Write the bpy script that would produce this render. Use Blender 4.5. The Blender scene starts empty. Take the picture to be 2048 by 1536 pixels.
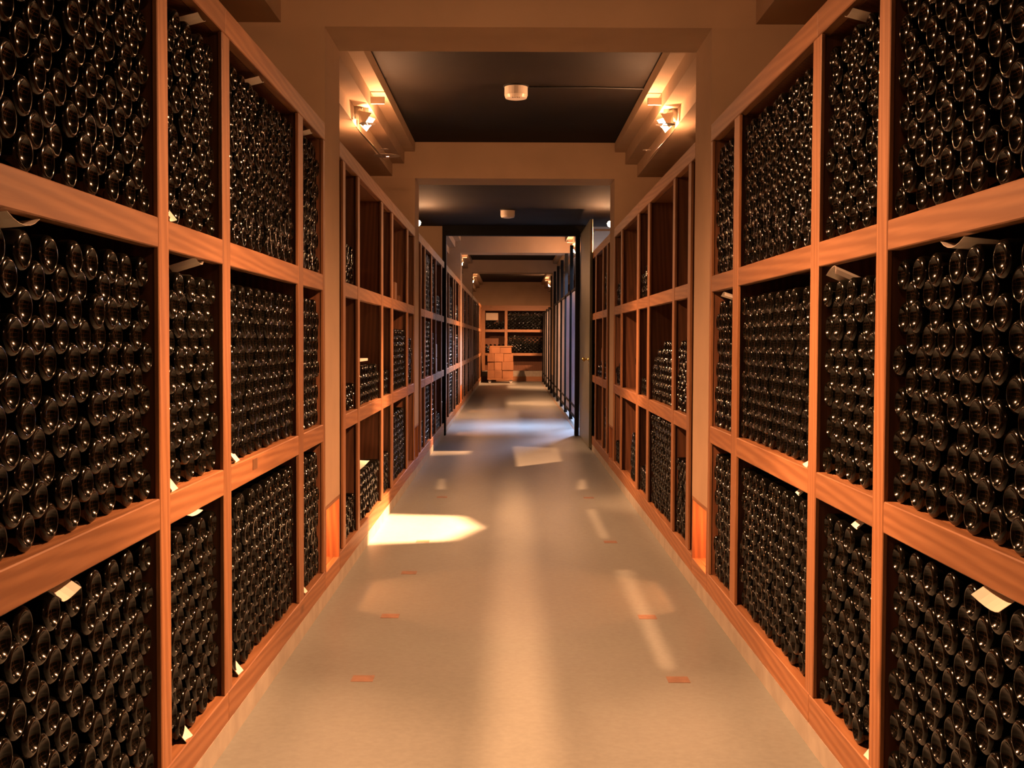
import bpy, bmesh, math, random
import numpy as np
from mathutils import Vector, Matrix

random.seed(7)
rng = np.random.default_rng(7)
SC = bpy.context.scene
COL = SC.collection
PI = math.pi

# ------------------------------------------------------------------ camera
cam_data = bpy.data.cameras.new('camera')
cam_data.sensor_width = 36.0
cam_data.lens = 2400.0 / 2048.0 * 36.0
cam_data.clip_start = 0.05
cam_data.clip_end = 200
cam = bpy.data.objects.new('camera', cam_data)
COL.objects.link(cam)
CAM_X, CAM_H = -0.032, 1.40
PITCH, YAW, ROLL = 0.03707, -0.00103, -0.00408
cam.location = (CAM_X, 0.0, CAM_H)
cam.matrix_world = (Matrix.Translation((CAM_X, 0, CAM_H)) @ Matrix.Rotation(-YAW * -1, 4, 'Z')
                    @ Matrix.Rotation(PI / 2 - PITCH, 4, 'X') @ Matrix.Rotation(ROLL * -1, 4, 'Z'))
SC.camera = cam

# ------------------------------------------------------------------ world, exposure
world = bpy.data.worlds.new('world')
SC.world = world
world.use_nodes = True
bg = world.node_tree.nodes['Background']
bg.inputs[0].default_value = (1.0, 0.6, 0.35, 1)
bg.inputs[1].default_value = 0.002
vs = SC.view_settings
vs.view_transform = 'Standard'
vs.look = 'None'
vs.gamma = 1.0
vs.use_curve_mapping = False
vs.exposure = 0.1

WARM = (1.0, 0.43, 0.185)
COOL = (0.56, 0.66, 1.0)
LAMP_HOT = 640.0      # narrow beam of every cove spotlight, W
LAMP_WIDE = 720.0     # wide beam
LAMP_SPILL = 40.0      # bare bulb spill into the cove
NICHE_W = 30.0


# ------------------------------------------------------------------ helpers
def tag(o, label=None, cat=None, group=None, kind=None):
    if label: o['label'] = label
    if cat: o['category'] = cat
    if group: o['group'] = group
    if kind: o['kind'] = kind
    return o


def empty(name, loc=(0, 0, 0), rz=0.0, parent=None):
    o = bpy.data.objects.new(name, None)
    o.empty_display_size = 0.1
    COL.objects.link(o)
    o.location = loc
    o.rotation_euler = (0, 0, rz)
    if parent: o.parent = parent
    return o


def finish(name, bm, mat, parent=None, loc=(0, 0, 0), smooth=False, rot=None):
    me = bpy.data.meshes.new(name)
    bm.normal_update()
    bm.to_mesh(me)
    bm.free()
    if smooth:
        for p in me.polygons: p.use_smooth = True
    me.materials.append(mat)
    o = bpy.data.objects.new(name, me)
    COL.objects.link(o)
    o.location = loc
    if rot: o.rotation_euler = rot
    if parent: o.parent = parent
    return o


def bm_box(bm, x0, x1, y0, y1, z0, z1):
    vs_ = [bm.verts.new(p) for p in ((x0, y0, z0), (x1, y0, z0), (x1, y1, z0), (x0, y1, z0),
                                     (x0, y0, z1), (x1, y0, z1), (x1, y1, z1), (x0, y1, z1))]
    for f in ((0, 3, 2, 1), (4, 5, 6, 7), (0, 1, 5, 4), (1, 2, 6, 5), (2, 3, 7, 6), (3, 0, 4, 7)):
        bm.faces.new([vs_[i] for i in f])
    return vs_


def box(name, x0, x1, y0, y1, z0, z1, mat, parent=None, bevel=0.0):
    """One box as one mesh object, its origin at the middle of the box."""
    if x1 < x0: x0, x1 = x1, x0
    if y1 < y0: y0, y1 = y1, y0
    c = ((x0 + x1) / 2, (y0 + y1) / 2, (z0 + z1) / 2)
    bm = bmesh.new()
    bm_box(bm, x0 - c[0], x1 - c[0], y0 - c[1], y1 - c[1], z0 - c[2], z1 - c[2])
    if bevel:
        bmesh.ops.bevel(bm, geom=bm.edges[:], offset=bevel, segments=1, affect='EDGES')
    return finish(name, bm, mat, parent, c)


def lathe_bm(profile, seg, axis='Z'):
    """Surface of revolution; profile = [(r, h)]."""
    bm = bmesh.new()
    rings = []
    for r, h in profile:
        if r < 1e-6:
            p = (0, 0, h) if axis == 'Z' else (0, h, 0)
            rings.append([bm.verts.new(p)])
        else:
            ring = []
            for k in range(seg):
                a = 2 * PI * k / seg
                p = (r * math.cos(a), r * math.sin(a), h) if axis == 'Z' else (r * math.cos(a), h, -r * math.sin(a))
                ring.append(bm.verts.new(p))
            rings.append(ring)
    for a, b in zip(rings, rings[1:]):
        for k in range(seg):
            k2 = (k + 1) % seg
            if len(a) == 1 and len(b) == 1: continue
            if len(a) == 1: bm.faces.new((a[0], b[k2], b[k]))
            elif len(b) == 1: bm.faces.new((a[k], a[k2], b[0]))
            else: bm.faces.new((a[k], a[k2], b[k2], b[k]))
    bmesh.ops.recalc_face_normals(bm, faces=bm.faces[:])
    return bm


def tube_bm(points, r, seg=8):
    bm = bmesh.new()
    pts = [Vector(p) for p in points]
    rings = []
    for i, p in enumerate(pts):
        d = (pts[min(i + 1, len(pts) - 1)] - pts[max(i - 1, 0)]).normalized()
        u = d.cross(Vector((0, 0, 1)))
        if u.length < 1e-3: u = d.cross(Vector((1, 0, 0)))
        u.normalize()
        w = d.cross(u)
        rings.append([bm.verts.new(p + r * (math.cos(2 * PI * k / seg) * u + math.sin(2 * PI * k / seg) * w)) for k in range(seg)])
    for a, b in zip(rings, rings[1:]):
        for k in range(seg):
            bm.faces.new((a[k], a[(k + 1) % seg], b[(k + 1) % seg], b[k]))
    bm.faces.new(rings[0][::-1])
    bm.faces.new(rings[-1])
    bmesh.ops.recalc_face_normals(bm, faces=bm.faces[:])
    return bm


# ------------------------------------------------------------------ materials
def new_mat(name):
    m = bpy.data.materials.new(name)
    m.use_nodes = True
    nt = m.node_tree
    return m, nt, nt.nodes['Principled BSDF']


def link(nt, a, b): nt.links.new(a, b)


def noise_mix(nt, bsdf, c1, c2, scale, detail=5, stretch=(1, 1, 1), lo=0.35, hi=0.65, coord='Object', rnd=True, bump=0.0, bump_scale=None):
    tc = nt.nodes.new('ShaderNodeTexCoord')
    mp = nt.nodes.new('ShaderNodeMapping')
    mp.inputs['Scale'].default_value = stretch
    link(nt, tc.outputs[coord], mp.inputs['Vector'])
    if rnd:
        oi = nt.nodes.new('ShaderNodeObjectInfo')
        mul = nt.nodes.new('ShaderNodeMath'); mul.operation = 'MULTIPLY'; mul.inputs[1].default_value = 37.0
        link(nt, oi.outputs['Random'], mul.inputs[0])
        cb = nt.nodes.new('ShaderNodeCombineXYZ')
        for i in range(3): link(nt, mul.outputs[0], cb.inputs[i])
        link(nt, cb.outputs[0], mp.inputs['Location'])
    nz = nt.nodes.new('ShaderNodeTexNoise')
    nz.inputs['Scale'].default_value = scale
    nz.inputs['Detail'].default_value = detail
    link(nt, mp.outputs[0], nz.inputs['Vector'])
    rp = nt.nodes.new('ShaderNodeValToRGB')
    rp.color_ramp.elements[0].position = lo
    rp.color_ramp.elements[1].position = hi
    rp.color_ramp.elements[0].color = (*c1, 1)
    rp.color_ramp.elements[1].color = (*c2, 1)
    link(nt, nz.outputs['Fac'], rp.inputs['Fac'])
    link(nt, rp.outputs['Color'], bsdf.inputs['Base Color'])
    if bump:
        bp_ = nt.nodes.new('ShaderNodeBump')
        bp_.inputs['Strength'].default_value = bump
        bp_.inputs['Distance'].default_value = 0.0025
        link(nt, nz.outputs['Fac'], bp_.inputs['Height'])
        link(nt, bp_.outputs[0], bsdf.inputs['Normal'])
    return rp, mp


def wood(name, axis, light=(0.285, 0.134, 0.056), dark=(0.195, 0.082, 0.030), rough=0.55):
    """Fir: long streaks and distorted growth rings along AXIS, a few knots."""
    m, nt, b = new_mat(name)
    st = {'x': (0.9, 16, 16), 'y': (16, 0.9, 16), 'z': (16, 16, 0.9)}[axis]
    tc = nt.nodes.new('ShaderNodeTexCoord')
    oi = nt.nodes.new('ShaderNodeObjectInfo')
    mul = nt.nodes.new('ShaderNodeMath'); mul.operation = 'MULTIPLY'; mul.inputs[1].default_value = 53.0
    link(nt, oi.outputs['Random'], mul.inputs[0])
    cb = nt.nodes.new('ShaderNodeCombineXYZ')
    for i in range(3): link(nt, mul.outputs[0], cb.inputs[i])
    mp = nt.nodes.new('ShaderNodeMapping')
    mp.inputs['Scale'].default_value = st
    link(nt, tc.outputs['Object'], mp.inputs['Vector'])
    link(nt, cb.outputs[0], mp.inputs['Location'])
    wv = nt.nodes.new('ShaderNodeTexWave')
    wv.wave_type = 'BANDS'
    wv.bands_direction = 'DIAGONAL'
    wv.inputs['Scale'].default_value = 1.1
    wv.inputs['Distortion'].default_value = 7.0
    wv.inputs['Detail'].default_value = 2.0
    wv.inputs['Detail Scale'].default_value = 0.6
    link(nt, mp.outputs[0], wv.inputs['Vector'])
    nz = nt.nodes.new('ShaderNodeTexNoise')
    nz.inputs['Scale'].default_value = 5.0
    nz.inputs['Detail'].default_value = 6.0
    link(nt, mp.outputs[0], nz.inputs['Vector'])
    mx = nt.nodes.new('ShaderNodeMath'); mx.operation = 'MULTIPLY_ADD'
    mx.inputs[1].default_value = 0.45
    link(nt, wv.outputs['Fac'], mx.inputs[0])
    mz = nt.nodes.new('ShaderNodeMath'); mz.operation = 'MULTIPLY'; mz.inputs[1].default_value = 0.75
    link(nt, nz.outputs['Fac'], mz.inputs[0])
    link(nt, mz.outputs[0], mx.inputs[2])
    rp = nt.nodes.new('ShaderNodeValToRGB')
    rp.color_ramp.elements[0].position = 0.25
    rp.color_ramp.elements[1].position = 0.80
    rp.color_ramp.elements[0].color = (*light, 1)
    rp.color_ramp.elements[1].color = (*dark, 1)
    link(nt, mx.outputs[0], rp.inputs['Fac'])
    # knots
    mk = nt.nodes.new('ShaderNodeMapping')
    mk.inputs['Scale'].default_value = {'x': (1.3, 4, 4), 'y': (4, 1.3, 4), 'z': (4, 4, 1.3)}[axis]
    link(nt, tc.outputs['Object'], mk.inputs['Vector'])
    link(nt, cb.outputs[0], mk.inputs['Location'])
    vo = nt.nodes.new('ShaderNodeTexVoronoi')
    vo.inputs['Scale'].default_value = 1.0
    link(nt, mk.outputs[0], vo.inputs['Vector'])
    kr = nt.nodes.new('ShaderNodeValToRGB')
    kr.color_ramp.elements[0].position = 0.03
    kr.color_ramp.elements[1].position = 0.10
    kr.color_ramp.elements[0].color = (0.5, 0.5, 0.5, 1)
    kr.color_ramp.elements[1].color = (1, 1, 1, 1)
    link(nt, vo.outputs['Distance'], kr.inputs['Fac'])
    mc = nt.nodes.new('ShaderNodeMix'); mc.data_type = 'RGBA'; mc.blend_type = 'MULTIPLY'
    mc.inputs[0].default_value = 1.0
    link(nt, rp.outputs['Color'], mc.inputs[6])
    link(nt, kr.outputs['Color'], mc.inputs[7])
    # each board its own shade
    vr = nt.nodes.new('ShaderNodeMapRange')
    vr.inputs[3].default_value = 0.82
    vr.inputs[4].default_value = 1.12
    link(nt, oi.outputs['Random'], vr.inputs[0])
    hs = nt.nodes.new('ShaderNodeHueSaturation')
    link(nt, vr.outputs[0], hs.inputs['Value'])
    link(nt, mc.outputs[2], hs.inputs['Color'])
    link(nt, hs.outputs['Color'], b.inputs['Base Color'])
    b.inputs['Roughness'].default_value = rough
    bp_ = nt.nodes.new('ShaderNodeBump')
    bp_.inputs['Strength'].default_value = 0.12
    bp_.inputs['Distance'].default_value = 0.003
    link(nt, mx.outputs[0], bp_.inputs['Height'])
    link(nt, bp_.outputs[0], b.inputs['Normal'])
    return m


def plain(name, col, rough=0.6, metal=0.0, var=0.12, scale=6.0, bump=0.0):
    m, nt, b = new_mat(name)
    c1 = tuple(max(0, c * (1 - var)) for c in col)
    c2 = tuple(min(1, c * (1 + var)) for c in col)
    noise_mix(nt, b, c1, c2, scale, bump=bump)
    b.inputs['Roughness'].default_value = rough
    b.inputs['Metallic'].default_value = metal
    return m


def emission(name, col, strength):
    m = bpy.data.materials.new(name)
    m.use_nodes = True
    nt = m.node_tree
    nt.nodes.remove(nt.nodes['Principled BSDF'])
    e = nt.nodes.new('ShaderNodeEmission')
    e.inputs[0].default_value = (*col, 1)
    e.inputs[1].default_value = strength
    link(nt, e.outputs[0], nt.nodes['Material Output'].inputs[0])
    return m


M = {}
M['wood_x'] = wood('wood along x', 'x')
M['wood_y'] = wood('wood along y', 'y')
M['wood_z'] = wood('wood along z', 'z')
M['wood_panel'] = wood('darker panel wood', 'z', (0.17, 0.064, 0.024), (0.10, 0.035, 0.012), 0.6)  # darker, redder wood for the boards inside the racks
M['niche_wood'] = wood('niche wood', 'z', (0.26, 0.10, 0.035), (0.15, 0.05, 0.016), 0.6)
M['plaster'] = plain('cream plaster', (0.36, 0.255, 0.165), 0.9, 0, 0.05, 3.0, 0.05)
M['dark_board'] = plain('dark ceiling board', (0.010, 0.008, 0.0065), 0.8, 0, 0.25, 2.0)
M['dark_board'].node_tree.nodes['Principled BSDF'].inputs['Specular IOR Level'].default_value = 0.12
M['curb'] = plain('pale concrete curb', (0.28, 0.26, 0.22), 0.75, 0, 0.12, 9.0, 0.1)
M['steel'] = plain('blackened steel', (0.003, 0.0035, 0.0035), 0.7, 0.0, 0.2)
M['door_paint'] = plain('grey green door paint', (0.10, 0.105, 0.07), 0.5, 0, 0.08)
M['brass'] = plain('brass', (0.75, 0.52, 0.18), 0.25, 1.0, 0.05)
M['paper'] = plain('white paper', (0.75, 0.72, 0.66), 0.8, 0, 0.03)
M['carton'] = plain('brown carton', (0.155, 0.066, 0.025), 0.8, 0, 0.12, 4.0)
M['tape'] = plain('packing tape', (0.16, 0.08, 0.035), 0.35, 0, 0.05)
M['steel'].node_tree.nodes['Principled BSDF'].inputs['Specular IOR Level'].default_value = 0.15
M['white_plastic'] = plain('white plastic', (0.80, 0.72, 0.62), 0.35, 0, 0.03)
M['black_plastic'] = plain('black cable', (0.012, 0.012, 0.012), 0.5)
M['white_metal'] = plain('cream enamelled metal', (0.38, 0.32, 0.25), 0.45, 0.0, 0.03)
M['plate'] = plain('reddish floor plate', (0.22, 0.13, 0.09), 0.5, 0, 0.2, 20)
M['rubber'] = plain('grey caster', (0.30, 0.29, 0.28), 0.5)
M['bulb'] = emission('lit halogen bulb', (1.0, 0.72, 0.42), 90.0)
M['tube'] = emission('fluorescent diffuser', (0.66, 0.76, 1.0), 12.0)

# concrete floor: two scales of mottling, slightly polished
m, nt, b = new_mat('polished concrete floor')
rp, mp = noise_mix(nt, b, (0.165, 0.187, 0.180), (0.213, 0.240, 0.232), 0.9, 8, (1.6, 0.5, 1), 0.3, 0.7, 'Object', False)
nz = nt.nodes.new('ShaderNodeTexNoise'); nz.inputs['Scale'].default_value = 40; nz.inputs['Detail'].default_value = 6
tc = nt.nodes.new('ShaderNodeTexCoord'); link(nt, tc.outputs['Object'], nz.inputs['Vector'])
r2 = nt.nodes.new('ShaderNodeValToRGB')
r2.color_ramp.elements[0].position = 0.3; r2.color_ramp.elements[0].color = (0.86, 0.85, 0.84, 1)
r2.color_ramp.elements[1].position = 0.7; r2.color_ramp.elements[1].color = (1, 1, 1, 1)
link(nt, nz.outputs['Fac'], r2.inputs['Fac'])
mc = nt.nodes.new('ShaderNodeMix'); mc.data_type = 'RGBA'; mc.blend_type = 'MULTIPLY'; mc.inputs[0].default_value = 1
link(nt, rp.outputs['Color'], mc.inputs[6]); link(nt, r2.outputs['Color'], mc.inputs[7])
link(nt, mc.outputs[2], b.inputs['Base Color'])
b.inputs['Roughness'].default_value = 0.42
b.inputs['Specular IOR Level'].default_value = 0.35
M['floor'] = m

# dark bottle glass, full of wine
m, nt, b = new_mat('dark bottle glass')
b.inputs['Base Color'].default_value = (0.002, 0.0022, 0.0016, 1)
tc = nt.nodes.new('ShaderNodeTexCoord')
nz = nt.nodes.new('ShaderNodeTexNoise'); nz.inputs['Scale'].default_value = 30
link(nt, tc.outputs['Object'], nz.inputs['Vector'])
mr = nt.nodes.new('ShaderNodeMapRange'); mr.inputs[3].default_value = 0.10; mr.inputs[4].default_value = 0.14
link(nt, nz.outputs['Fac'], mr.inputs[0]); link(nt, mr.outputs[0], b.inputs['Roughness'])
b.inputs['Specular IOR Level'].default_value = 0.42
M['bottle'] = m

# frosted cage glazing
m, nt, b = new_mat('frosted glass')
noise_mix(nt, b, (0.42, 0.43, 0.50), (0.55, 0.56, 0.64), 1.2, 4, (1, 1, 1))
b.inputs['Roughness'].default_value = 0.35
b.inputs['Transmission Weight'].default_value = 0.65
b.inputs['IOR'].default_value = 1.3
M['frost'] = m

# ------------------------------------------------------------------ room shell
Y0, Y1 = -6.0, 41.2          # ends of the passage
CEIL, SOF = 3.37, 3.01       # coffer board and beam soffit
XW = 1.68                    # outer walls behind the racks
PIL = [(0.43, 0.97), (6.256, 6.785), (12.085, 12.60), (17.55, 18.05), (23.05, 23.70), (29.85, 30.5)]


def struct(o, label=None):
    o['kind'] = 'structure'
    if label: o['label'] = label
    return o


floor = struct(box('floor', -XW - 0.1, 3.4, Y0 - 0.1, Y1 + 0.1, -0.12, 0.0, M['floor']), 'smooth beige concrete floor of the long cellar passage')
for x in (-0.637, 0.663):
    for k, y in enumerate((2.62, 3.76, 4.9, 6.02, 7.147, 8.27, 9.42, 10.6)):
        if (x > 0 and k == 4) or k in (6,): continue
        w = 0.045
        box('floor_plate', x - w - floor.location.x, x + w - floor.location.x, y - 0.045 - floor.location.y, y + 0.045 - floor.location.y, 0.05, 0.0615, M['plate'], floor)

struct(box('wall_left', -XW - 0.1, -XW, Y0, Y1, 0, 3.6, M['plaster']), 'plaster wall behind the racks, left side')
struct(box('wall_right', XW, XW + 0.1, Y0, 17.55, 0, 3.6, M['plaster']), 'plaster wall behind the racks, right side')
struct(box('wall_cage', 3.3, 3.4, 17.55, Y1, 0, 3.6, M['plaster']), 'plaster wall at the back of the cage')
struct(box('wall_cage_side', XW, 3.3, 17.55, 17.65, 0, 3.6, M['plaster']), 'plaster wall closing the near end of the cage')
struct(box('wall_back', -XW, XW, Y0 - 0.1, Y0, 0, 3.6, M['plaster']), 'plaster wall behind the viewer')
struct(box('wall_end', -XW, 3.3, Y1, Y1 + 0.1, 0, 3.6, M['plaster']), 'cream plaster wall at the far end of the passage')

# concrete curbs under the racks
for s, nm, segs in ((-1, 'baseboard_left', ((Y0, Y1 - 0.9),)), (1, 'baseboard_right', ((Y0, 17.4),))):
    for y0, y1 in segs:
        bm = bmesh.new()
        bm_box(bm, s * 1.0 if s < 0 else 1.0, s * 1.6, y0, y1, 0.0, 0.079) if s > 0 else bm_box(bm, -1.6, -1.0, y0, y1, 0, 0.079)
        struct(finish(nm, bm, M['curb']), 'pale concrete curb under the racks, ' + ('left' if s < 0 else 'right') + ' side')

# ceiling boards: one dark board for each bay of the ceiling
ceil = struct(box('ceiling', -1.0, 1.0, PIL[1][1], PIL[2][0], CEIL, CEIL + 0.08, M['dark_board']), 'dark board ceiling above the passage')
BAYS = [(-6.0, PIL[0][0]), (PIL[0][1], PIL[1][0]), (PIL[1][1], PIL[2][0]), (PIL[2][1], PIL[3][0]), (PIL[3][1], PIL[4][0]),
        (PIL[4][1], PIL[5][0]), (PIL[5][1], 41.2)]
for i, (y0, y1) in enumerate(BAYS):
    if i == 2: continue
    if i == 3:
        struct(box('ceiling', -XW, XW, y0 - 0.01, y1 - 0.02, 3.045, 3.125, M['dark_board']), 'low dark board ceiling before the steel door frame')
    else:
        struct(box('ceiling', -1.0, 1.0, y0, y1, CEIL, CEIL + 0.08, M['dark_board']), 'dark ceiling board of the %s bay' % ('rear', 'nearest', '', '', 'fourth', 'fifth', 'farthest')[i])
# slab closing everything above
struct(box('ceiling', -XW - 0.1, 3.4, Y0 - 0.1, Y1 + 0.1, 3.6, 3.7, M['plaster']), 'concrete slab above all the ceiling boards')

# stepped plaster coves along both sides (extruded profile), one per bay and side
STEP = [(1.0, 3.60), (1.0, 3.275), (1.105, 3.275), (1.105, 3.155), (1.225, 3.155), (1.225, 3.03), (1.68, 3.03), (1.68, 3.60)]


def cove(name, s, y0, y1, label):
    bm = bmesh.new()
    a = [bm.verts.new((s * x, y0, z)) for x, z in STEP]
    b_ = [bm.verts.new((s * x, y1, z)) for x, z in STEP]
    n = len(STEP)
    for k in range(n):
        bm.faces.new((a[k], a[(k + 1) % n], b_[(k + 1) % n], b_[k]))
    bm.faces.new(a[::-1]); bm.faces.new(b_)
    bmesh.ops.recalc_face_normals(bm, faces=bm.faces[:])
    return struct(finish(name, bm, M['plaster']), label)


ti = 1
for i, (y0, y1) in enumerate(BAYS):
    for s in (-1, 1):
        if i == 3: continue
        cove('trim_%d' % ti, s, y0, y1, 'stepped plaster cove over the rack, %s side, bay %s' % ('left' if s < 0 else 'right',
             ('behind the viewer', 'nearest', 'second', 'third', 'fourth', 'fifth', 'farthest')[i]))
        ti += 1

ORD = ['zeroth', 'first', 'second', 'third', 'fourth', 'fifth', 'sixth', 'seventh', 'eighth', 'ninth', 'tenth', 'eleventh', 'twelfth', 'thirteenth', 'fourteenth']
# portal beams across and pillars below them; the pillar bases are wood lined niches
for i, (y0, y1) in enumerate(PIL):
    sof = SOF if i < 3 else 3.06
    x1 = XW if i < 3 else 3.3
    bm = bmesh.new()
    bm_box(bm, -XW, x1, y0, y1, sof, 3.6)
    struct(finish('beam', bm, M['plaster']), 'cream plaster beam across the passage, %s from the viewer' % ORD[i + 1])
    for s in (-1, 1):
        if s > 0 and i in (3, 4): continue
        bm = bmesh.new()
        xo = XW if s < 0 or i < 3 else 1.35
        xa, xb = sorted((s * 1.0, s * xo))
        bm_box(bm, xa, xb, y0, y1, 0.52, sof)
        struct(finish('pillar', bm, M['plaster']), 'cream plaster pillar, %s from the viewer on the %s' % (ORD[i + 1], 'left' if s < 0 else 'right'))

# ------------------------------------------------------------------ niches in the pillar bases
def niche(i, s, lit):
    y0, y1 = PIL[i]
    root = empty('pillar_niche', (s * 1.0, (y0 + y1) / 2, 0.079))
    tag(root, '%s wood lined niche at the foot of the %s pillar on the %s' % ('glowing' if lit else 'dark', ORD[i], 'left' if s < 0 else 'right'), 'niche')
    w = (y1 - y0) / 2
    m_ = M['niche_wood']
    X = lambda d: s * d     # outwards from the passage face, local
    box('kick_board', X(0), X(0.035), -w, w, 0.0, 0.088, M['wood_y'], root, 0.002)
    box('niche_floor', X(0.035), X(0.55), -w, w, 0.06, 0.088, M['wood_y'], root)
    box('side_board', X(0.0), X(0.55), -w, -w + 0.03, 0.088, 0.42, m_, root)
    box('side_board', X(0.0), X(0.55), w - 0.03, w, 0.088, 0.42, m_, root)
    box('rear_board', X(0.55), X(0.58), -w, w, 0.06, 0.44, m_, root)
    box('top_board', X(0.0), X(0.55), -w, w, 0.42, 0.44, M['wood_y'], root)
    if lit:
        lamp = lathe_bm([(0.0, 0.0), (0.035, 0.0), (0.035, -0.012), (0.0, -0.012)], 12)
        finish('niche_lamp', lamp, M['bulb'], root, (X(0.30), 0, 0.419))
        ld = bpy.data.lights.new('niche_light', 'POINT')
        ld.color = (1.0, 0.30, 0.075)
        ld.energy = NICHE_W
        ld.shadow_soft_size = 0.02
        lo = bpy.data.objects.new('niche_light', ld)
        COL.objects.link(lo)
        lo.parent = root
        lo.location = (X(0.30), 0, 0.36)


for i, s, lit in ((1, -1, 1), (1, 1, 1), (2, -1, 0), (2, 1, 0), (3, -1, 1), (4, -1, 1)):
    niche(i, s, lit)

# ------------------------------------------------------------------ wine racks
ZB0, ZB1 = 0.0798, 0.1813                       # bottom board
TIER = [(ZB1, 0.8675), (0.9558, 1.6484), (1.7316, 2.4258)]   # clear heights of the three tiers
ZT1 = 2.5165                                    # top of the top rail
D = 0.0884                                       # bottle diameter
RECESS = 0.024
bottles = []                                    # (matrix rotation z, location, meta)


def fill_cell(root, lx0, lx1, z0, ztop, limit, meta, flip):
    """Lattice of bottles in a compartment. limit(t) -> how many rows stand at t (0 near the viewer, 1 far)."""
    w = lx1 - lx0
    n = max(2, int(round((w - D) / 0.1375)) + 1)
    sp = (w - D) / (n - 1)
    pitch = math.sqrt(max(D * D - sp * sp / 4, 0.0004))
    rows = int((ztop - z0 - D - 0.005) / pitch) + 1
    mw = Matrix.Translation(root.location) @ Matrix.Rotation(root.rotation_euler.z, 4, 'Z')
    rz = root.rotation_euler.z
    for r in range(rows):
        cnt = n if r % 2 == 0 else n - 1
        x_start = lx0 + D / 2 + (0 if r % 2 == 0 else sp / 2)
        for k in range(cnt):
            lx = x_start + k * sp
            t = (lx - lx0) / (lx1 - lx0)
            if flip: t = 1 - t
            if r >= limit(min(max(t, 0), 1)): continue
            p = mw @ Vector((lx + random.gauss(0, 0.0008), RECESS + random.gauss(0, 0.004), z0 - root.location.z + D / 2 + r * pitch + 0.001))
            bottles.append((rz, p, dict(meta, row=r, col=(cnt - 1 - k) if not flip else k, cnt=cnt)))


FULL = lambda t: 99
NONE = lambda t: 0
rows_ = lambda n: (lambda t: n)


def rack(label, side, posts, fills, depth=0.56, origin=None, group='wooden wine racks along the passage', y_first=None):
    """side -1 left, +1 right. posts = [(y0, y1)] front posts, fills[bay] = (bottom, middle, top) limits."""
    ya, yb = posts[0][0], posts[-1][1]
    if y_first is not None: ya = y_first
    yo = (ya + yb) / 2
    root = empty('wine_rack', (side * 1.0, yo, 0.079), PI / 2 if side < 0 else -PI / 2)
    tag(root, label, 'wine rack', group)
    L = (lambda y: y - yo) if side < 0 else (lambda y: -(y - yo))
    Z = -0.079
    def bx(name, y0, y1, d0, d1, z0, z1, mat, bev=0.003):
        a, b2 = sorted((L(y0), L(y1)))
        return box(name, a, b2, d0, d1, z0 + Z, z1 + Z, mat, root, bev)
    # bottom board and top rail in two or three lengths with a joint
    yj = posts[len(posts) // 2][0] + 0.05
    for a, b2 in ((ya, yj - 0.001), (yj + 0.001, yb)):
        bx('bottom_rail', a, b2, 0.0, 0.04, ZB0, ZB1, M['wood_x'])
        bx('top_rail', a - 0.0, b2, 0.0, 0.04, 2.4258, ZT1, M['wood_x'])
    for (y0, y1) in posts:
        bx('post', y0, y1, 0.0, 0.016, ZB1 + 0.0005, 2.4258 - 0.0005, M['wood_z'])
        ym = (y0 + y1) / 2
        bx('divider', ym - 0.022, ym + 0.022, 0.0165, depth, ZB1, 2.4258, M['wood_panel'], 0)
    flip = side > 0
    for i in range(len(posts) - 1):
        y0, y1 = posts[i][1], posts[i + 1][0]
        ym0, ym1 = (posts[i][0] + posts[i][1]) / 2 + 0.0205, (posts[i + 1][0] + posts[i + 1][1]) / 2 - 0.0205
        for k, (z0, z1) in enumerate(TIER):
            if k: bx('rail', y0 + 0.0006, y1 - 0.0006, 0.0015, 0.04, TIER[k - 1][1], z0, M['wood_x'])
            bx('shelf', ym0, ym1, 0.0605, depth, z0 - 0.03, z0, M['wood_panel'], 0)
            if k: bx('shelf_lip', y0 + 0.0006, y1 - 0.0006, 0.0405, 0.06, z0 - 0.03, z0, M['wood_x'], 0)
            else: bx('shelf_lip', y0 + 0.0006, y1 - 0.0006, 0.0405, 0.06, z0 - 0.03, z0, M['wood_x'], 0)
            fl = fills[i][k]
            a, b2 = sorted((L(y0), L(y1)))
            fill_cell(root, a, b2, z0, z1, fl, dict(rack=label, side=side, bay=i, tier=k), flip)
        bx('top_board', ym0, ym1, 0.0405, depth, 2.4265, 2.456, M['wood_panel'], 0)
        bx('rear_panel', ym0 - 0.02, ym1 + 0.02, depth + 0.0005, depth + 0.02, ZB0, 2.456, M['wood_panel'], 0)
    return root


def stairs(*steps):
    """steps = (t, rows) pairs: rows of bottles from t onwards."""
    def f(t):
        n = 0
        for a, r in steps:
            if t >= a: n = r
        return n
    return f


P1 = [(1.12, 1.22), (1.78, 1.88), (3.309, 3.406), (4.047, 4.151), (5.481, 5.604), (6.20, 6.255)]
P2 = [(6.93, 7.036), (7.60, 7.70), (8.985, 9.115), (9.755, 9.885), (11.215, 11.325), (12.02, 12.084)]
P3 = [(12.90, 13.0), (13.50, 13.59), (14.62, 14.74), (15.45, 15.55), (16.72, 16.84), (17.44, 17.548)]
P4 = [(18.06, 18.16), (18.75, 18.85), (20.15, 20.28), (20.92, 21.05), (22.3, 22.42), (22.95, 23.04)]
P5 = [(23.71, 23.82), (24.5, 24.6), (25.95, 26.07), (26.7, 26.82), (28.2, 28.32), (29.0, 29.12), (29.74, 29.84)]
P6 = [(30.52, 30.63), (31.3, 31.4), (32.75, 32.85), (33.5, 33.6), (35.0, 35.1), (35.75, 35.85), (37.2, 37.3), (38.0, 38.1), (39.2, 39.3), (39.9, 40.0)]
FB = (FULL, FULL, FULL)
rack('nearest wooden wine rack on the left, packed full of dark bottles', -1, P1, [FB] * 5)
rack('nearest wooden wine rack on the right, packed full of dark bottles', 1, P1, [FB] * 5)
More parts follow.
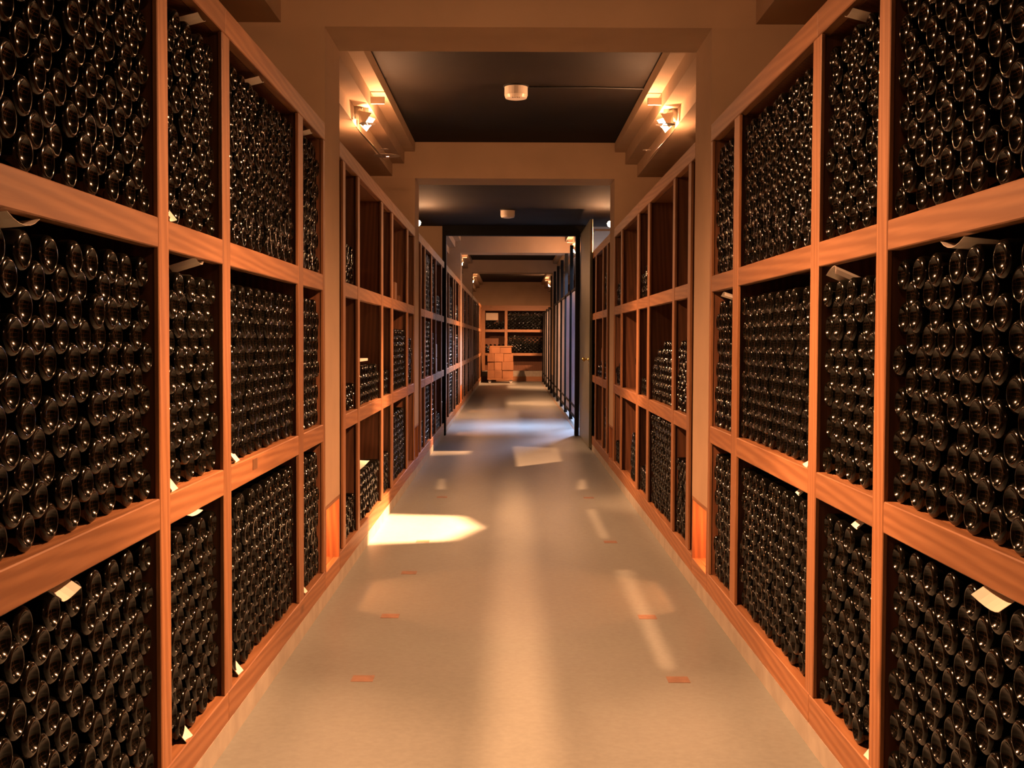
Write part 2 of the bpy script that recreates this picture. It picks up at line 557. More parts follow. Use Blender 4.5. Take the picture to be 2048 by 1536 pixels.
rack('half empty wooden wine rack past the first pillar on the left', -1, P2, [
    (rows_(5), rows_(3), rows_(5)),
    (rows_(5), rows_(4), NONE),
    (rows_(5), rows_(3), NONE),
    (rows_(10), rows_(9), NONE),
    (NONE, rows_(9), NONE)], y_first=6.79)
rack('half empty wooden wine rack past the first pillar on the right', 1, P2, [
    (rows_(11), stairs((0, 11), (0.6, 10), (0.8, 9)), NONE),
    (FULL, stairs((0, 7), (0.55, 6), (0.8, 5), (0.92, 4)), NONE),
    (stairs((0, 4), (0.6, 3)), stairs((0, 3), (0.5, 2)), stairs((0, 4), (0.4, 3))),
    (stairs((0, 7), (0.35, 6), (0.5, 0)), stairs((0, 9), (0.16, 0)), NONE),
    (rows_(4), stairs((0, 5), (0.5, 3)), rows_(4))], y_first=6.79)
rack('wooden wine rack between the second pillar and the steel door frame', -1, P3, [
    (rows_(5), rows_(5), NONE), FB, (FULL, rows_(8), FULL), (stairs((0, 5), (0.5, 3)), NONE, rows_(4)), (rows_(6), NONE, NONE)], y_first=12.605)
rack('wooden wine rack half covered by the open grey door leaf', 1, P3, [
    (rows_(8), rows_(3), rows_(7)), (NONE, stairs((0, 3), (0.5, 2)), NONE), (FULL, rows_(6), NONE), (FULL, rows_(9), NONE), FB], y_first=12.605)
rack('first wooden wine rack behind the steel door frame, opposite the cage', -1, P4, [
    (NONE, rows_(3), NONE), (FULL, FULL, stairs((0, 4), (0.4, 9))), (rows_(4), rows_(8), NONE), (FULL, rows_(10), rows_(5)), FB])
rack('wooden wine rack past the fourth pillar, opposite the cage', -1, P5, [
    (rows_(7), rows_(6), rows_(4)), FB, (rows_(8), FULL, rows_(9)), FB, (FULL, rows_(7), FULL), FB])
rack('farthest wooden wine rack on the left, ending at the end wall', -1, P6, [FB, (FULL, rows_(8), FULL), FB, FB, (rows_(8), FULL, FULL), FB, FB, FB, FB])

# rack across the end wall
YE = 40.3
er = empty('wine_rack', (0.0, YE, 0.0), 0)
tag(er, 'low wooden wine rack standing across the far end wall', 'wine rack', 'wooden wine racks along the passage')
ep = [(-1.04, -0.90), (-0.245, -0.15), (1.45, 1.55)]
box('concrete_base', -1.0, 1.55, 0.02, 0.58, 0.16, 0.345, M['curb'], er)
box('kick_board', -1.0, 1.55, -0.02, 0.02, 0.0, 0.16, M['wood_x'], er, 0.003)
box('top_rail', -1.04, 1.55, -0.002, 0.05, 2.36, 2.54, M['wood_x'], er, 0.003)
for x0, x1 in ep:
    box('post', x0, x1, 0.0, 0.06, 0.345, 2.36, M['wood_z'], er, 0.003)
    box('divider', (x0 + x1) / 2 - 0.02, (x0 + x1) / 2 + 0.02, 0.06, 0.58, 0.345, 2.5, M['wood_panel'], er)
for (a0, a1), (b0, b1), fl in ((ep[0], ep[1], (rows_(5), rows_(5))), (ep[1], ep[2], (stairs((0, 10), (0.4, 9)), FULL))):
    for (z0, z1), lim in (((0.945, 1.64), fl[0]), ((1.735, 2.36), fl[1])):
        box('rail', a1 + 0.001, b0 - 0.001, 0.001, 0.04, z0 - 0.09, z0, M['wood_x'], er, 0.003)
        box('shelf', a1 - 0.02, b0 + 0.02, 0.061, 0.58, z0 - 0.03, z0, M['wood_panel'], er)
        fill_cell(er, a1, b0, z0, z1, lim, dict(rack='end', side=0, bay=0, tier=0), False)
    box('rear_panel', a1 - 0.02, b0 + 0.02, 0.581, 0.60, 0.345, 2.5, M['wood_panel'], er)
    box('top_board', a1 - 0.02, b0 + 0.02, 0.061, 0.58, 2.37, 2.40, M['wood_panel'], er)

# ------------------------------------------------------------------ bottles
def bottle_profile(n_punt, thetas):
    """Shallow spherical punt, thin bearing ring, rounded heel, body, shoulder and neck."""
    R_p, r_ring, rho = 0.0395, 0.0322, 0.0121
    depth = R_p - math.sqrt(R_p ** 2 - r_ring ** 2)
    p = []
    for k in range(n_punt):
        r = r_ring * 0.97 * k / (n_punt - 1)
        p.append((r, depth - (R_p - math.sqrt(R_p ** 2 - r * r))))
    for th in thetas:
        t = math.radians(th)
        p.append((r_ring + rho * math.sin(t), rho * (1 - math.cos(t))))
    return p + [(0.0443, 0.19), (0.039, 0.222), (0.024, 0.252), (0.0150, 0.285), (0.0150, 0.312), (0.0, 0.313)]


PROF = bottle_profile(8, (0, 4, 14, 26, 42, 60, 76, 90))
PROF_MID = bottle_profile(4, (0, 16, 36, 62, 90))
PROF_LOW = bottle_profile(3, (0, 35, 90))[:-5] + [(0.015, 0.28)]


def bottle_mesh(prof, seg):
    bm = lathe_bm([(r * D / 0.0888, h) for r, h in prof], seg, 'Y')
    me = bpy.data.meshes.new('wine_bottle')
    bm.to_mesh(me); bm.free()
    for p in me.polygons: p.use_smooth = True
    me.materials.append(M['bottle'])
    return me


# pixels-per-metre of every bottle base and whether it lies in the frame
view = cam.matrix_world.inverted()
def in_frame(p):
    q = view @ p
    if q.z > -0.1: return False, 0
    u = abs(q.x / q.z) * 2400; v = abs(q.y / q.z) * 2400
    return (u < 1024 + 12 and v < 768 + 12), 1.0 / (-q.z) ** 3

size = []
for i, (rz, p, mta) in enumerate(bottles):
    ok, s_ = in_frame(p)
    if ok and mta['side'] != 0: size.append((s_, i))
size.sort(reverse=True)
single = set(i for _, i in size[:300])

near_mesh = bottle_mesh(PROF, 28)
TN = ('bottom', 'middle', 'top')
proto = None
for i in sorted(single):
    rz, p, mta = bottles[i]
    if proto is None:
        o = proto = bpy.data.objects.new('wine_bottle', near_mesh)
    else:
        o = proto.copy()
    COL.objects.link(o)
    o.location = p
    o.rotation_euler = (random.gauss(0, 0.012), random.uniform(0, 6.28), rz + random.gauss(0, 0.012))
    bayname = 'the thick post' 
    k = mta['col'] + 1
    tag(o, 'dark wine bottle, %s from the post, %s row up, %s tier, nearest %s rack' % (
        ORD[k], ORD[mta['row'] + 1], TN[mta['tier']], 'left' if mta['side'] < 0 else 'right'), 'bottle',
        'dark bottles lying in the nearest bays')


def mass(name, groups, label):
    VV, FF, LS = [], [], []
    off = 0
    for prof, seg, idx in groups:
        if not idx: continue
        me = bottle_mesh(prof, seg)
        nv = len(me.vertices); co = np.empty(nv * 3); me.vertices.foreach_get('co', co); co = co.reshape(-1, 3)
        nl = len(me.loops); li = np.empty(nl, int); me.loops.foreach_get('vertex_index', li)
        tot = np.empty(len(me.polygons), int); me.polygons.foreach_get('loop_total', tot)
        for i in idx:
            rz, p, _ = bottles[i]
            R_ = np.array(Matrix.Rotation(rz + random.gauss(0, 0.012), 3, 'Z') @ Matrix.Rotation(random.gauss(0, 0.012), 3, 'X') @ Matrix.Rotation(random.uniform(0, 6.28), 3, 'Y'))
            VV.append(co @ R_.T + np.array(p)); FF.append(li + off); LS.append(tot); off += nv
        bpy.data.meshes.remove(me)
    V = np.concatenate(VV).astype(np.float32); F = np.concatenate(FF).astype(np.int32); T = np.concatenate(LS).astype(np.int32)
    me = bpy.data.meshes.new(name)
    me.vertices.add(len(V)); me.vertices.foreach_set('co', V.ravel())
    me.loops.add(len(F)); me.loops.foreach_set('vertex_index', F)
    me.polygons.add(len(T))
    st = np.concatenate(([0], np.cumsum(T)[:-1])).astype(np.int32)
    me.polygons.foreach_set('loop_start', st)
    me.polygons.foreach_set('use_smooth', np.ones(len(T), bool))
    me.update(calc_edges=True)
    me.materials.append(M['bottle'])
    o = bpy.data.objects.new(name, me)
    COL.objects.link(o)
    tag(o, label, 'bottles', None, 'stuff')
    return o


rest = [i for i in range(len(bottles)) if i not in single and bottles[i][1].y > 1.7]
g = {0: [], 1: [], 2: [], 3: []}
for i in rest:
    y = bottles[i][1].y
    g[0 if y < 4.3 else 1 if y < 7 else 2 if y < 13 else 3].append(i)
mass('wine_bottles', [(PROF, 22, g[0]), (PROF_MID, 18, g[1]), (PROF_MID, 12, g[2]), (PROF_LOW, 8, g[3])],
     'dark wine bottles filling the rack bays further along the passage and at its end')
print('bottles', len(bottles), 'single', len(single), {k: len(v) for k, v in g.items()})

# ------------------------------------------------------------------ paper cards
def card(s, x, y, z, w, d, label, tilt=0.12, yaw=0.0, curl=0.012, name='paper_card', roll=0.0):
    """A thin curled card. w along the rack, d into it."""
    bm = bmesh.new()
    n = 6
    up, dn = [], []
    for i in range(n + 1):
        t = i / n - 0.5
        zz = curl * (4 * t * t)
        up.append([bm.verts.new((dx, t * w, zz + 0.0006)) for dx in (-d / 2, d / 2)])
        dn.append([bm.verts.new((dx, t * w, zz)) for dx in (-d / 2, d / 2)])
    for i in range(n):
        bm.faces.new((up[i][0], up[i][1], up[i + 1][1], up[i + 1][0]))
        bm.faces.new((dn[i][0], dn[i + 1][0], dn[i + 1][1], dn[i][1]))
        bm.faces.new((up[i][0], up[i + 1][0], dn[i + 1][0], dn[i][0]))
        bm.faces.new((up[i][1], dn[i][1], dn[i + 1][1], up[i + 1][1]))
    bm.faces.new((up[0][0], dn[0][0], dn[0][1], up[0][1]))
    bm.faces.new((up[n][0], up[n][1], dn[n][1], dn[n][0]))
    bmesh.ops.recalc_face_normals(bm, faces=bm.faces[:])
    o = finish(name, bm, M['paper'], None, (x, y, z), rot=(roll, s * tilt if z > 1.4 else -s * abs(tilt), yaw))
    tag(o, label, 'card', 'paper cards tucked among the bottles')
    return o


LW = 'left'; RW = 'right'
card(-1, -1.045, 3.80, 2.384, 0.10, 0.09, 'paper card under the top rail in the narrow bay, nearest left rack', 0.25)
card(-1, -1.045, 4.70, 2.384, 0.10, 0.09, 'paper card on the top row of the wide bay, nearest left rack', 0.25)
card(-1, -1.045, 5.86, 2.384, 0.09, 0.09, 'paper card on the top row beside the first pillar, nearest left rack', 0.25)
card(-1, -1.035, 3.49, 1.757, 0.07, 0.05, 'white card standing on the upper rail of the narrow bay, left rack', -0.9)
card(-1, -1.05, 2.40, 1.618, 0.16, 0.10, 'curled card on the middle tier of the nearest bay, left rack', 0.1, curl=0.02)
card(-1, -1.05, 3.79, 1.618, 0.10, 0.09, 'curled white card atop the middle tier of the narrow bay, left rack', 0.3, curl=0.02)
card(-1, -1.030, 3.46, 0.978, 0.06, 0.06, 'white slip at the foot of the middle tier beside the thick left post', -0.9)
card(-1, -1.030, 4.27, 0.975, 0.06, 0.05, 'white slip on the lower rail at the start of the wide left bay', -0.9)
card(-1, -1.04, 2.62, 0.845, 0.12, 0.08, 'large curled white card over the bottom tier of the nearest left bay', 0.6, curl=0.02)
card(-1, -1.04, 3.66, 0.868, 0.13, 0.10, 'flat bright card over the bottom tier of the narrow left bay', 0.15, curl=0.004)
card(-1, -1.030, 3.60, 0.20, 0.07, 0.06, 'bright card on the bottom board of the narrow left bay', -0.9)
card(-1, -1.030, 4.31, 0.20, 0.07, 0.05, 'bright card on the bottom board at the start of the wide left bay', -0.9)
card(-1, -1.030, 5.70, 0.198, 0.06, 0.05, 'small card on the bottom board near the left niche', -0.9)
card(1, 1.045, 3.72, 2.384, 0.09, 0.10, 'paper card under the top rail in the narrow bay, nearest right rack', 0.25)
card(1, 1.05, 2.84, 1.616, 0.15, 0.09, 'curled card on the middle tier of the nearest bay, right rack', 0.1, curl=0.02)
card(1, 1.045, 3.84, 1.620, 0.11, 0.10, 'tented white card atop the middle tier of the narrow right bay', 0.4, curl=-0.03)
card(1, 1.045, 5.84, 1.622, 0.10, 0.09, 'curled card atop the middle tier beside the first pillar, right rack', 0.3, curl=-0.02)
card(1, 1.030, 4.20, 0.965, 0.07, 0.05, 'white slip on the lower rail at the near end of the wide right bay', -0.5)
card(1, 1.045, 3.62, 0.852, 0.06, 0.07, 'small white card atop the bottom tier of the narrow right bay', 0.7)
card(1, 1.035, 2.55, 0.850, 0.16, 0.09, 'large curled white card over the bottom tier of the nearest right bay', 0.6, curl=0.02)
card(1, 1.045, 4.38, 0.848, 0.05, 0.05, 'tiny white card atop the bottom tier of the wide right bay', 0.7)
card(1, 1.030, 3.44, 0.20, 0.06, 0.05, 'white card on the bottom board beside the thick right post', -0.9)
# peeled sticker on a rail
o = box('sticker', -1.0008, -1.0, 4.50, 4.58, 0.905, 0.945, M['tape'])
tag(o, 'pale torn sticker on the lower rail of the wide left bay', 'sticker')
# sheets and boxes in the half empty racks
o = box('wooden_board', -1.42, -1.06, 7.75, 8.62, 1.245, 1.262, M['paper'])
tag(o, 'long white board lying on the bottles past the first left pillar', 'board')
card(-1, -1.19, 8.15, 0.53, 0.80, 0.30, 'large bright paper sheet on the bottles of the lower tier past the first left pillar', 0.04, curl=0.006)


def carton(name, label, x0, x1, y0, y1, z0, z1, rz=0.0, mat=None, group=None, parent=None):
    cx, cy = (x0 + x1) / 2, (y0 + y1) / 2
    w, d, h = x1 - x0, y1 - y0, z1 - z0
    root = empty(name, (cx, cy, z0), rz)
    tag(root, label, 'box', group)
    mt = mat or M['carton']
    box('body', -w / 2, w / 2, -d / 2, d / 2, 0, h - 0.004, mt, root, 0.006)
    box('flap', -w / 2 + 0.004, w / 2 - 0.004, -d / 2 + 0.004, -0.002, h - 0.004, h, mt, root)
    box('flap', -w / 2 + 0.004, w / 2 - 0.004, 0.002, d / 2 - 0.004, h - 0.004, h, mt, root)
    box('tape', -w / 2 - 0.001, w / 2 + 0.001, -0.025, 0.025, h * 0.7, h + 0.001, M['tape'], root)
    return root


carton('carton', 'small orange box on the upper shelf of the half empty left rack', -1.20, -1.06, 10.95, 11.19, 1.733, 1.80)
o = box('wooden_wedge', -1.13, -1.05, 10.55, 10.72, 1.733, 1.90, M['wood_z'], None, 0.004)
tag(o, 'upright wooden offcut beside the small orange box on the left rack', 'wood')
for k in range(2):
    carton('carton', '%s pale box of the stack in the rack beside the left door jamb' % ('lower', 'upper')[k], -1.42, -1.05, 15.62, 16.55, 0.957 + k * 0.19, 1.142 + k * 0.19, 0, M['white_metal'], 'pale boxes beside the door jamb')
carton('carton', 'brown carton behind the open door leaf, upper tier of the right rack', 1.06, 1.42, 14.78, 15.36, 1.733, 2.08)
carton('carton', 'brown carton behind the open door leaf, middle tier of the right rack', 1.06, 1.42, 13.95, 14.5, 0.957, 1.30)

carton('carton', 'pale box on the bottles in the upper left compartment of the end wall rack', -0.88, -0.47, 40.38, 40.80, 2.045, 2.29, 0, M['white_metal'])

# ------------------------------------------------------------------ stack of cartons on a dolly by the end wall
dolly = empty('dolly', (-0.37, 38.85, 0.0))
tag(dolly, 'low dolly under the stack of brown cartons at the end wall', 'dolly')
box('deck', -0.42, 0.42, -0.30, 0.30, 0.10, 0.14, M['wood_x'], dolly, 0.004)
for sx in (-1, 1):
    for sy in (-1, 1):
        finish('caster', lathe_bm([(0, -0.015), (0.05, -0.015), (0.05, 0.015), (0, 0.015)], 12, 'Y'), M['rubber'], dolly, (sx * 0.34, sy * 0.24, 0.0501))
lay = [(0.141, 0.41, [(-0.42, -0.19), (-0.185, 0.06), (0.065, 0.41)]),
       (0.411, 0.68, [(-0.41, -0.20), (-0.19, 0.05), (0.055, 0.42)]),
       (0.681, 0.95, [(-0.42, -0.20), (-0.195, 0.10), (0.105, 0.41)]),
       (0.951, 1.16, [(-0.36, -0.01), (-0.005, 0.36)])]
rowname = ('bottom', 'second', 'third', 'top')
for r, (z0, z1, xs) in enumerate(lay):
    for k, (a, b2) in enumerate(xs):
        pos = ('left end', 'middle', 'right end')[k] if len(xs) == 3 else ('left end', 'right end')[k]
        carton('carton', 'brown wine carton on the dolly, %s layer, %s of the stack' % (rowname[r], pos),
               -0.37 + a, -0.37 + b2, 38.58 + random.uniform(-0.02, 0.02), 39.1, z0, z1, random.uniform(-0.02, 0.02), None, 'brown cartons stacked at the end wall')
o = box('wooden_board', -0.71, 0.03, 38.55, 39.1, 1.163, 1.19, M['wood_x'], None, 0.003)
tag(o, 'flat wooden board lying on top of the carton stack', 'board')

# ------------------------------------------------------------------ cove spotlights
def aim(o, d):
    o.rotation_euler = Vector(d).to_track_quat('-Z', 'Y').to_euler()


def spot(parent, loc, target, energy, deg, blend, col=WARM, r=0.006):
    ld = bpy.data.lights.new('spot_beam', 'SPOT')
    ld.energy = energy; ld.color = col
    ld.spot_size = math.radians(deg); ld.spot_blend = blend
    ld.shadow_soft_size = r
    lo = bpy.data.objects.new('spot_beam', ld)
    COL.objects.link(lo)
    lo.parent = parent
    lo.location = loc
    aim(lo, Vector(target) - Vector(parent.location) - Vector(loc))
    return lo


def spotlight(label, s, y, hot, wide, hot_w=1.0, wide_w=1.0, z=3.085, x=1.17, cut=True, hot_deg=42, low=False, square=False, spill=1.15, tall=0.42):
    root = empty('spotlight', (s * x, y, z))
    tag(root, label, 'lamp', 'spotlights in the plaster coves')
    ax = s * 1.0 - s * x          # the cove's first riser, local
    top = 3.24 - z
    if low: box('bracket_drop', -0.012, 0.012, -0.01, 0.01, 0.03, 3.0455 - z, M['white_metal'], root, 0.002)
    else: box('bracket_arm', ax, ax + s * 0.165, -0.01, 0.01, top - 0.055, top, M['white_metal'], root, 0.002)
    if not low: box('bracket_drop', ax + s * 0.12, ax + s * 0.165, -0.01, 0.01, 0.03, top - 0.055, M['white_metal'], root, 0.002)
    d = (Vector(hot) - root.location).normalized()
    bm = lathe_bm([(0.0, 0.085), (0.028, 0.085), (0.042, 0.05), (0.046, 0.0), (0.041, 0.0), (0.036, 0.045), (0.0, 0.06)], 20)
    can = finish('lamp_head', bm, M['white_metal'], root, tuple(-d * 0.012), smooth=False)
    aim(can, d)
    bulb = finish('bulb', lathe_bm([(0, -0.04), (0.024, -0.036), (0.040, -0.02), (0.044, 0.0), (0.038, 0.018), (0.02, 0.032), (0, 0.036)], 14), M['bulb'], root, tuple(d * 0.05), smooth=True)
    aim(bulb, d)
    # flaps: the lower one cuts the beam along the passage
    if cut:
        tx = s * 0.15
        lv = d * 0.105
        c_ = (Vector((tx, y, 0)) - root.location - lv); c_.y = 0; c_.normalize()
        e = lv + c_ * 0.22
        bm = bmesh.new()
        a0 = Vector((s * 0.03, -0.22, -0.10)); a1 = Vector((s * 0.03, 0.22, -0.10))
        b0 = Vector((e.x, -0.36, e.z)); b1 = Vector((e.x, 0.36, e.z))
        th = Vector((s * 0.003, 0, 0.003))
        up = [bm.verts.new(v) for v in (a0, a1, b1, b0)]; lo_ = [bm.verts.new(v - th) for v in (a0, a1, b1, b0)]
        bm.faces.new(up); bm.faces.new(lo_[::-1])
        for k in range(4): bm.faces.new((up[k], lo_[k], lo_[(k + 1) % 4], up[(k + 1) % 4]))
        bmesh.ops.recalc_face_normals(bm, faces=bm.faces[:])
        finish('barn_door', bm, M['white_metal'], root)
        for sy in (-1, 1):
            bm = bmesh.new()
            q = [Vector((0.02 * s, sy * 0.055, 0.04)), Vector((-s * 0.085, sy * 0.12, 0.01)), Vector((-s * 0.02, sy * 0.10, -0.09)), Vector((0.02 * s, sy * 0.055, -0.05))]
            th = Vector((0, sy * 0.003, 0))
            up = [bm.verts.new(v) for v in q]; lo_ = [bm.verts.new(v + th) for v in q]
            bm.faces.new(up); bm.faces.new(lo_[::-1])
            for k in range(4): bm.faces.new((up[k], lo_[k], lo_[(k + 1) % 4], up[(k + 1) % 4]))
            bmesh.ops.recalc_face_normals(bm, faces=bm.faces[:])
            finish('barn_door', bm, M['white_metal'], root)
    lp = tuple(d * 0.105)
    if hot_w:
        hb = spot(root, lp, hot, LAMP_HOT * hot_w, hot_deg, 0.45 if square else 0.9)
        hb.data.use_square = square
    if wide_w: spot(root, lp, wide, LAMP_WIDE * wide_w, 135, 0.85).scale = (1.0, tall, 1.0)
    pd = bpy.data.lights.new('bulb_spill', 'POINT')
    pd.color = WARM; pd.energy = LAMP_SPILL * spill; pd.shadow_soft_size = 0.02
    po = bpy.data.objects.new('bulb_spill', pd)
    COL.objects.link(po); po.parent = root; po.location = tuple(d * 0.20 + Vector((0, 0, 0.01)))
    return root


for s in (-1, 1):
    sd = 'left' if s < 0 else 'right'
    spotlight('cream spotlight behind the viewer in the %s cove' % sd, s, -2.2, (-s * 1.0, -1.6, 0.5), (-s * 0.9, -2.2, 0.9), 0.0, 0.12)
    spotlight('cream spotlight above the nearest %s rack, over the frame' % sd, s, 4.12, (-s * 1.0, 3.9, 0.5), (-s * 0.9, 4.0, 0.15), 1.2, 1.4, spill=0.75, tall=0.52 if s < 0 else 0.46)
spotlight('lit cream spotlight with barn doors in the left cove past the first pillar', -1, 9.2, (1.0, 10.1, 0.85), (0.9, 9.3, 0.2), 1.3, 1.25, hot_deg=32, tall=0.36)
spotlight('lit cream spotlight with barn doors in the right cove past the first pillar', 1, 9.2, (-0.98, 9.0, 0.7), (-0.9, 9.2, 0.2), 2.5, 1.25, hot_deg=26, tall=0.36)
spotlight('spotlight under the low dark ceiling past the second left pillar', -1, 15.2, (0.95, 15.8, 0.3), (0.9, 15.2, 0.8), 0.5, 0.3, z=2.9, x=1.25, low=True, cut=False)
spotlight('spotlight under the low dark ceiling past the second right pillar', 1, 15.2, (-0.98, 15.2, 0.0), (-0.9, 15.2, 0.8), 4.0, 0.3, hot_deg=30, z=2.9, x=1.25, low=True, cut=False)


def framed(lamp, dy, quad, energy, t=0.04, soft=0.0015):
    """Extra beam and invented gobo beside a lamp: a small plate with a hole that lets one shape of light through to the floor."""
    s = 1 if lamp.location.x > 0 else -1
    off = Vector((-s * 0.03, dy, -0.02))
    L0 = Vector(lamp.location) + off
    Q = [Vector((x, y, 0.0)) for x, y in quad]
    cen = sum(Q, Vector()) / len(Q)
    inner = [off + (q - L0) * t for q in Q]
    ci = off + (cen - L0) * t
    rad = max((q - ci).length for q in inner) * 2.0
    bm = bmesh.new()
    vi = [bm.verts.new(q) for q in inner]
    vo_ = [bm.verts.new(ci + Vector((math.cos(2 * PI * k / 20), math.sin(2 * PI * k / 20), 0)) * rad) for k in range(20)]
    ed = [bm.edges.new((v[k], v[(k + 1) % len(v)])) for v in (vi, vo_) for k in range(len(v))]
    bmesh.ops.triangle_fill(bm, use_beauty=True, use_dissolve=False, edges=ed)
    bmesh.ops.solidify(bm, geom=bm.faces[:], thickness=0.001)
    finish('added_gobo', bm, M['white_metal'], lamp)  # plate put in only to shape the added beam's patch of light
    ld = bpy.data.lights.new('added_beam', 'SPOT')
    ld.energy = energy; ld.color = WARM; ld.shadow_soft_size = soft; ld.spot_blend = 0.05
    d = (cen - L0).normalized()
    ld.spot_size = 2.05 * max(math.acos(min(1, (q - L0).normalized().dot(d))) for q in Q)
    lo = bpy.data.objects.new('added_beam', ld)
    COL.objects.link(lo)
    lo.parent = lamp
    lo.location = off
    aim(lo, d)


lamps = {(o.location.x > 0, round(o.location.y, 1)): o for o in bpy.data.objects if o.name.startswith('spotlight')}
framed(lamps[(False, 4.1)], 0.55, [(0.595, 7.26), (0.705, 7.26), (0.665, 5.1), (0.61, 5.0)], 1300)
framed(lamps[(False, 9.2)], 0.55, [(0.666, 12.0), (0.73, 12.0), (0.686, 11.19), (0.597, 11.185)], 1800)
framed(lamps[(False, 9.2)], -0.55, [(0.604, 9.89), (0.678, 9.894), (0.669, 8.42), (0.616, 8.42)], 1100)
framed(lamps[(True, 9.2)], 0.55, [(-0.75, 12.0), (-0.68, 12.0), (-0.627, 11.14), (-0.72, 11.14)], 1300)
framed(lamps[(False, 9.2)], 0.8, [(-0.012, 15.745), (0.576, 15.48), (0.556, 13.76), (0.035, 13.145)], 5000)
framed(lamps[(True, 9.2)], -0.55, [(-1.1, 8.12), (-1.1, 9.55), (-0.43, 9.45), (-0.27, 8.89), (-0.45, 8.32)], 14000, 0.04, 0.004)
spotlight('spotlight on the ceiling beam above the near end of the cage', 1, 22.2, (-1.0, 22.0, 0.7), (-0.9, 22.0, 0.9), 0.6, 1.2)  # unseen lamp, added to warm the rack behind the door frame
spotlight('spotlight in the left cove opposite the cage', -1, 26.4, (0.7, 26.4, 0.2), (0.9, 26.4, 0.8), 1.2, 1.6)
spotlight('farthest spotlight in the left cove near the end wall', -1, 34.2, (0.7, 35.4, 0.2), (0.9, 35.5, 0.8), 0.9, 2.4)
spotlight('spotlight in the right cove above the cage fence', 1, 36.5, (-0.8, 37.6, 0.6), (-0.5, 38.5, 1.0), 0.8, 2.2)  # invented lamp, brightens the carton stack and far end

# ------------------------------------------------------------------ smoke detectors and cable
def detector(label, x, y, z):
    root = empty('smoke_detector', (x, y, z))
    tag(root, label, 'smoke detector', 'round smoke detectors on the dark ceiling')
    finish('base_ring', lathe_bm([(0, 0), (0.10, 0), (0.10, -0.012), (0.0, -0.012)], 32), M['black_plastic'], root)
    finish('body', lathe_bm([(0, -0.012), (0.090, -0.012), (0.090, -0.075), (0.082, -0.098), (0.05, -0.105), (0, -0.105)], 32), M['white_plastic'], root)
    bm = bmesh.new()
    for k in range(4):
        bm_box(bm, -0.028 + k * 0.016, -0.020 + k * 0.016, -0.075, -0.066, -0.108, -0.101)
    finish('grille', bm, M['white_metal'], root)


detector('white round smoke detector with a cable, past the first beam', -0.0, 9.40, CEIL)
detector('small white smoke detector on the low ceiling before the steel frame', -0.08, 15.3, 3.045)
o = finish('cable', tube_bm([(0.10, 9.42, CEIL - 0.008), (0.3, 9.41, CEIL - 0.010), (0.6, 9.42, CEIL - 0.008), (0.9, 9.44, CEIL - 0.010), (0.995, 9.44, CEIL - 0.012)], 0.006), M['black_plastic'])
tag(o, 'thin black cable running across the dark ceiling to the detector', 'cable')

# ------------------------------------------------------------------ steel door frame, door leaf
fr = struct(empty('door_1', (0, 17.46, 0)), 'black steel door frame across the passage')
box('door_frame', -1.03, -0.975, -0.06, 0.08, 0, 2.90, M['steel'], fr, 0.004)
box('door_frame', 0.90, 0.96, -0.06, 0.08, 0, 2.90, M['steel'], fr, 0.004)
box('lintel', -1.03, 1.10, -0.06, 0.08, 2.90, 3.05, M['steel'], fr, 0.004)
box('door_jamb', 0.975, 1.0, -0.03, 0.08, 0, 2.88, M['white_metal'], fr, 0.002)
lf = struct(empty('door_2', (0.978, 17.3, 0.0)), 'grey green door leaf standing open against the right rack')
box('door_leaf', -0.018, 0.018, -2.12, 0.0, 0.03, 2.92, M['door_paint'], lf, 0.003)
k_ = finish('door_knob', lathe_bm([(0, 0), (0.028, 0), (0.028, -0.008), (0.011, -0.012), (0.011, -0.045), (0.026, -0.055), (0.030, -0.07), (0.022, -0.085), (0, -0.09)], 16), M['brass'], lf, (-0.018, -2.03, 1.15), True, (0, PI / 2, 0))
box('key_plate', -0.0195, -0.018, -2.055, -2.005, 0.98, 1.10, M['brass'], lf)

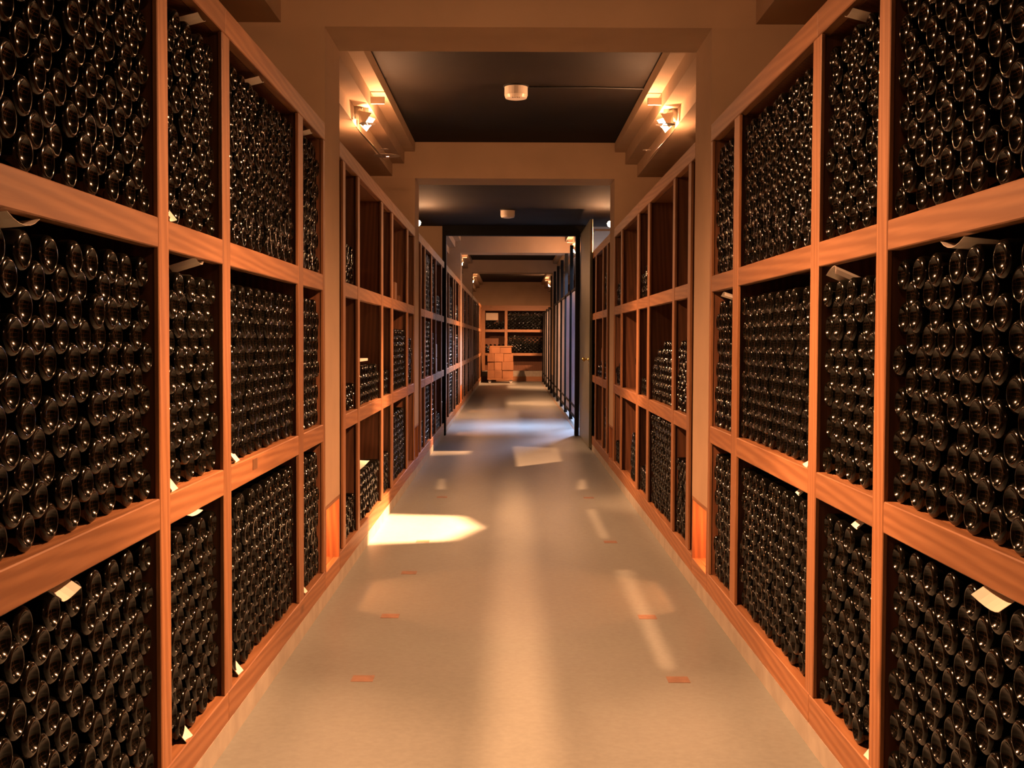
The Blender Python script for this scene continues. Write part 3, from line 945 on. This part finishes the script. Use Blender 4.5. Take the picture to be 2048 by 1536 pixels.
# ------------------------------------------------------------------ cage fence with frosted panels
fy = [19.1, 21.17, 23.2, 25.15, 27.2, 29.25, 31.4, 33.4, 35.5, 37.5, 39.6]
cage = empty('glazed_fence', (1.03, 19.1, 0))
tag(cage, 'glazed fence of dark posts and frosted panels along the cage', 'fence')
for k, y in enumerate(fy):
    box('fence_post', -0.03, 0.03, y - 19.13, y - 19.07, 0, 3.06 if k < 7 else 2.3, M['steel'], cage, 0.003)
for y0, y1 in zip(fy, fy[1:]):
    a, b2 = y0 - 19.07 + 0.002, y1 - 19.13 - 0.002
    pn = box('glass_pane', 0.004, 0.012, a + 0.03, b2 - 0.03, 0.14, 2.22, M['frost'], cage)
    box('panel_rail', -0.012, 0.03, a, b2, 2.22, 2.26, M['steel'], cage)
    box('panel_rail', -0.012, 0.03, a, b2, 0.28, 0.31, M['steel'], cage)
    box('panel_rail', -0.012, 0.03, a, b2, 0.10, 0.14, M['steel'], cage)
o = struct(box('trim_40', 0.955, 0.975, 18.1, 40.2, 0.0, 0.006, M['plate']), 'thin floor track along the cage fence')

# ------------------------------------------------------------------ cool light behind the steel frame
fl = empty('fluorescent_light', (0.35, 19.3, CEIL))
tag(fl, 'cool fluorescent fitting hidden above the steel door frame', 'lamp')
box('housing', -0.75, 0.75, -0.09, 0.09, -0.05, 0, M['white_metal'], fl)
box('diffuser', -0.73, 0.73, -0.07, 0.07, -0.06, -0.05, M['tube'], fl)
ad = bpy.data.lights.new('fluorescent_glow', 'AREA')
ad.shape = 'RECTANGLE'; ad.size = 1.4; ad.size_y = 0.12; ad.energy = 62; ad.color = COOL
ad.spread = math.radians(64)
ao = bpy.data.objects.new('fluorescent_glow', ad)
COL.objects.link(ao); ao.parent = fl; ao.location = (0, 0, -0.066)
fl2 = empty('fluorescent_light', (2.2, 22.0, 3.4))
tag(fl2, 'cool fluorescent fitting inside the cage behind the frosted panels', 'lamp')
box('housing', -0.09, 0.09, -1.5, 1.5, -0.05, 0, M['white_metal'], fl2)
box('diffuser', -0.07, 0.07, -1.48, 1.48, -0.06, -0.05, M['tube'], fl2)
ad = bpy.data.lights.new('fluorescent_glow', 'AREA')
ad.shape = 'RECTANGLE'; ad.size = 0.12; ad.size_y = 2.9; ad.energy = 900; ad.color = COOL
ao = bpy.data.objects.new('fluorescent_glow', ad)
COL.objects.link(ao); ao.parent = fl2; ao.location = (0, 0, -0.066)
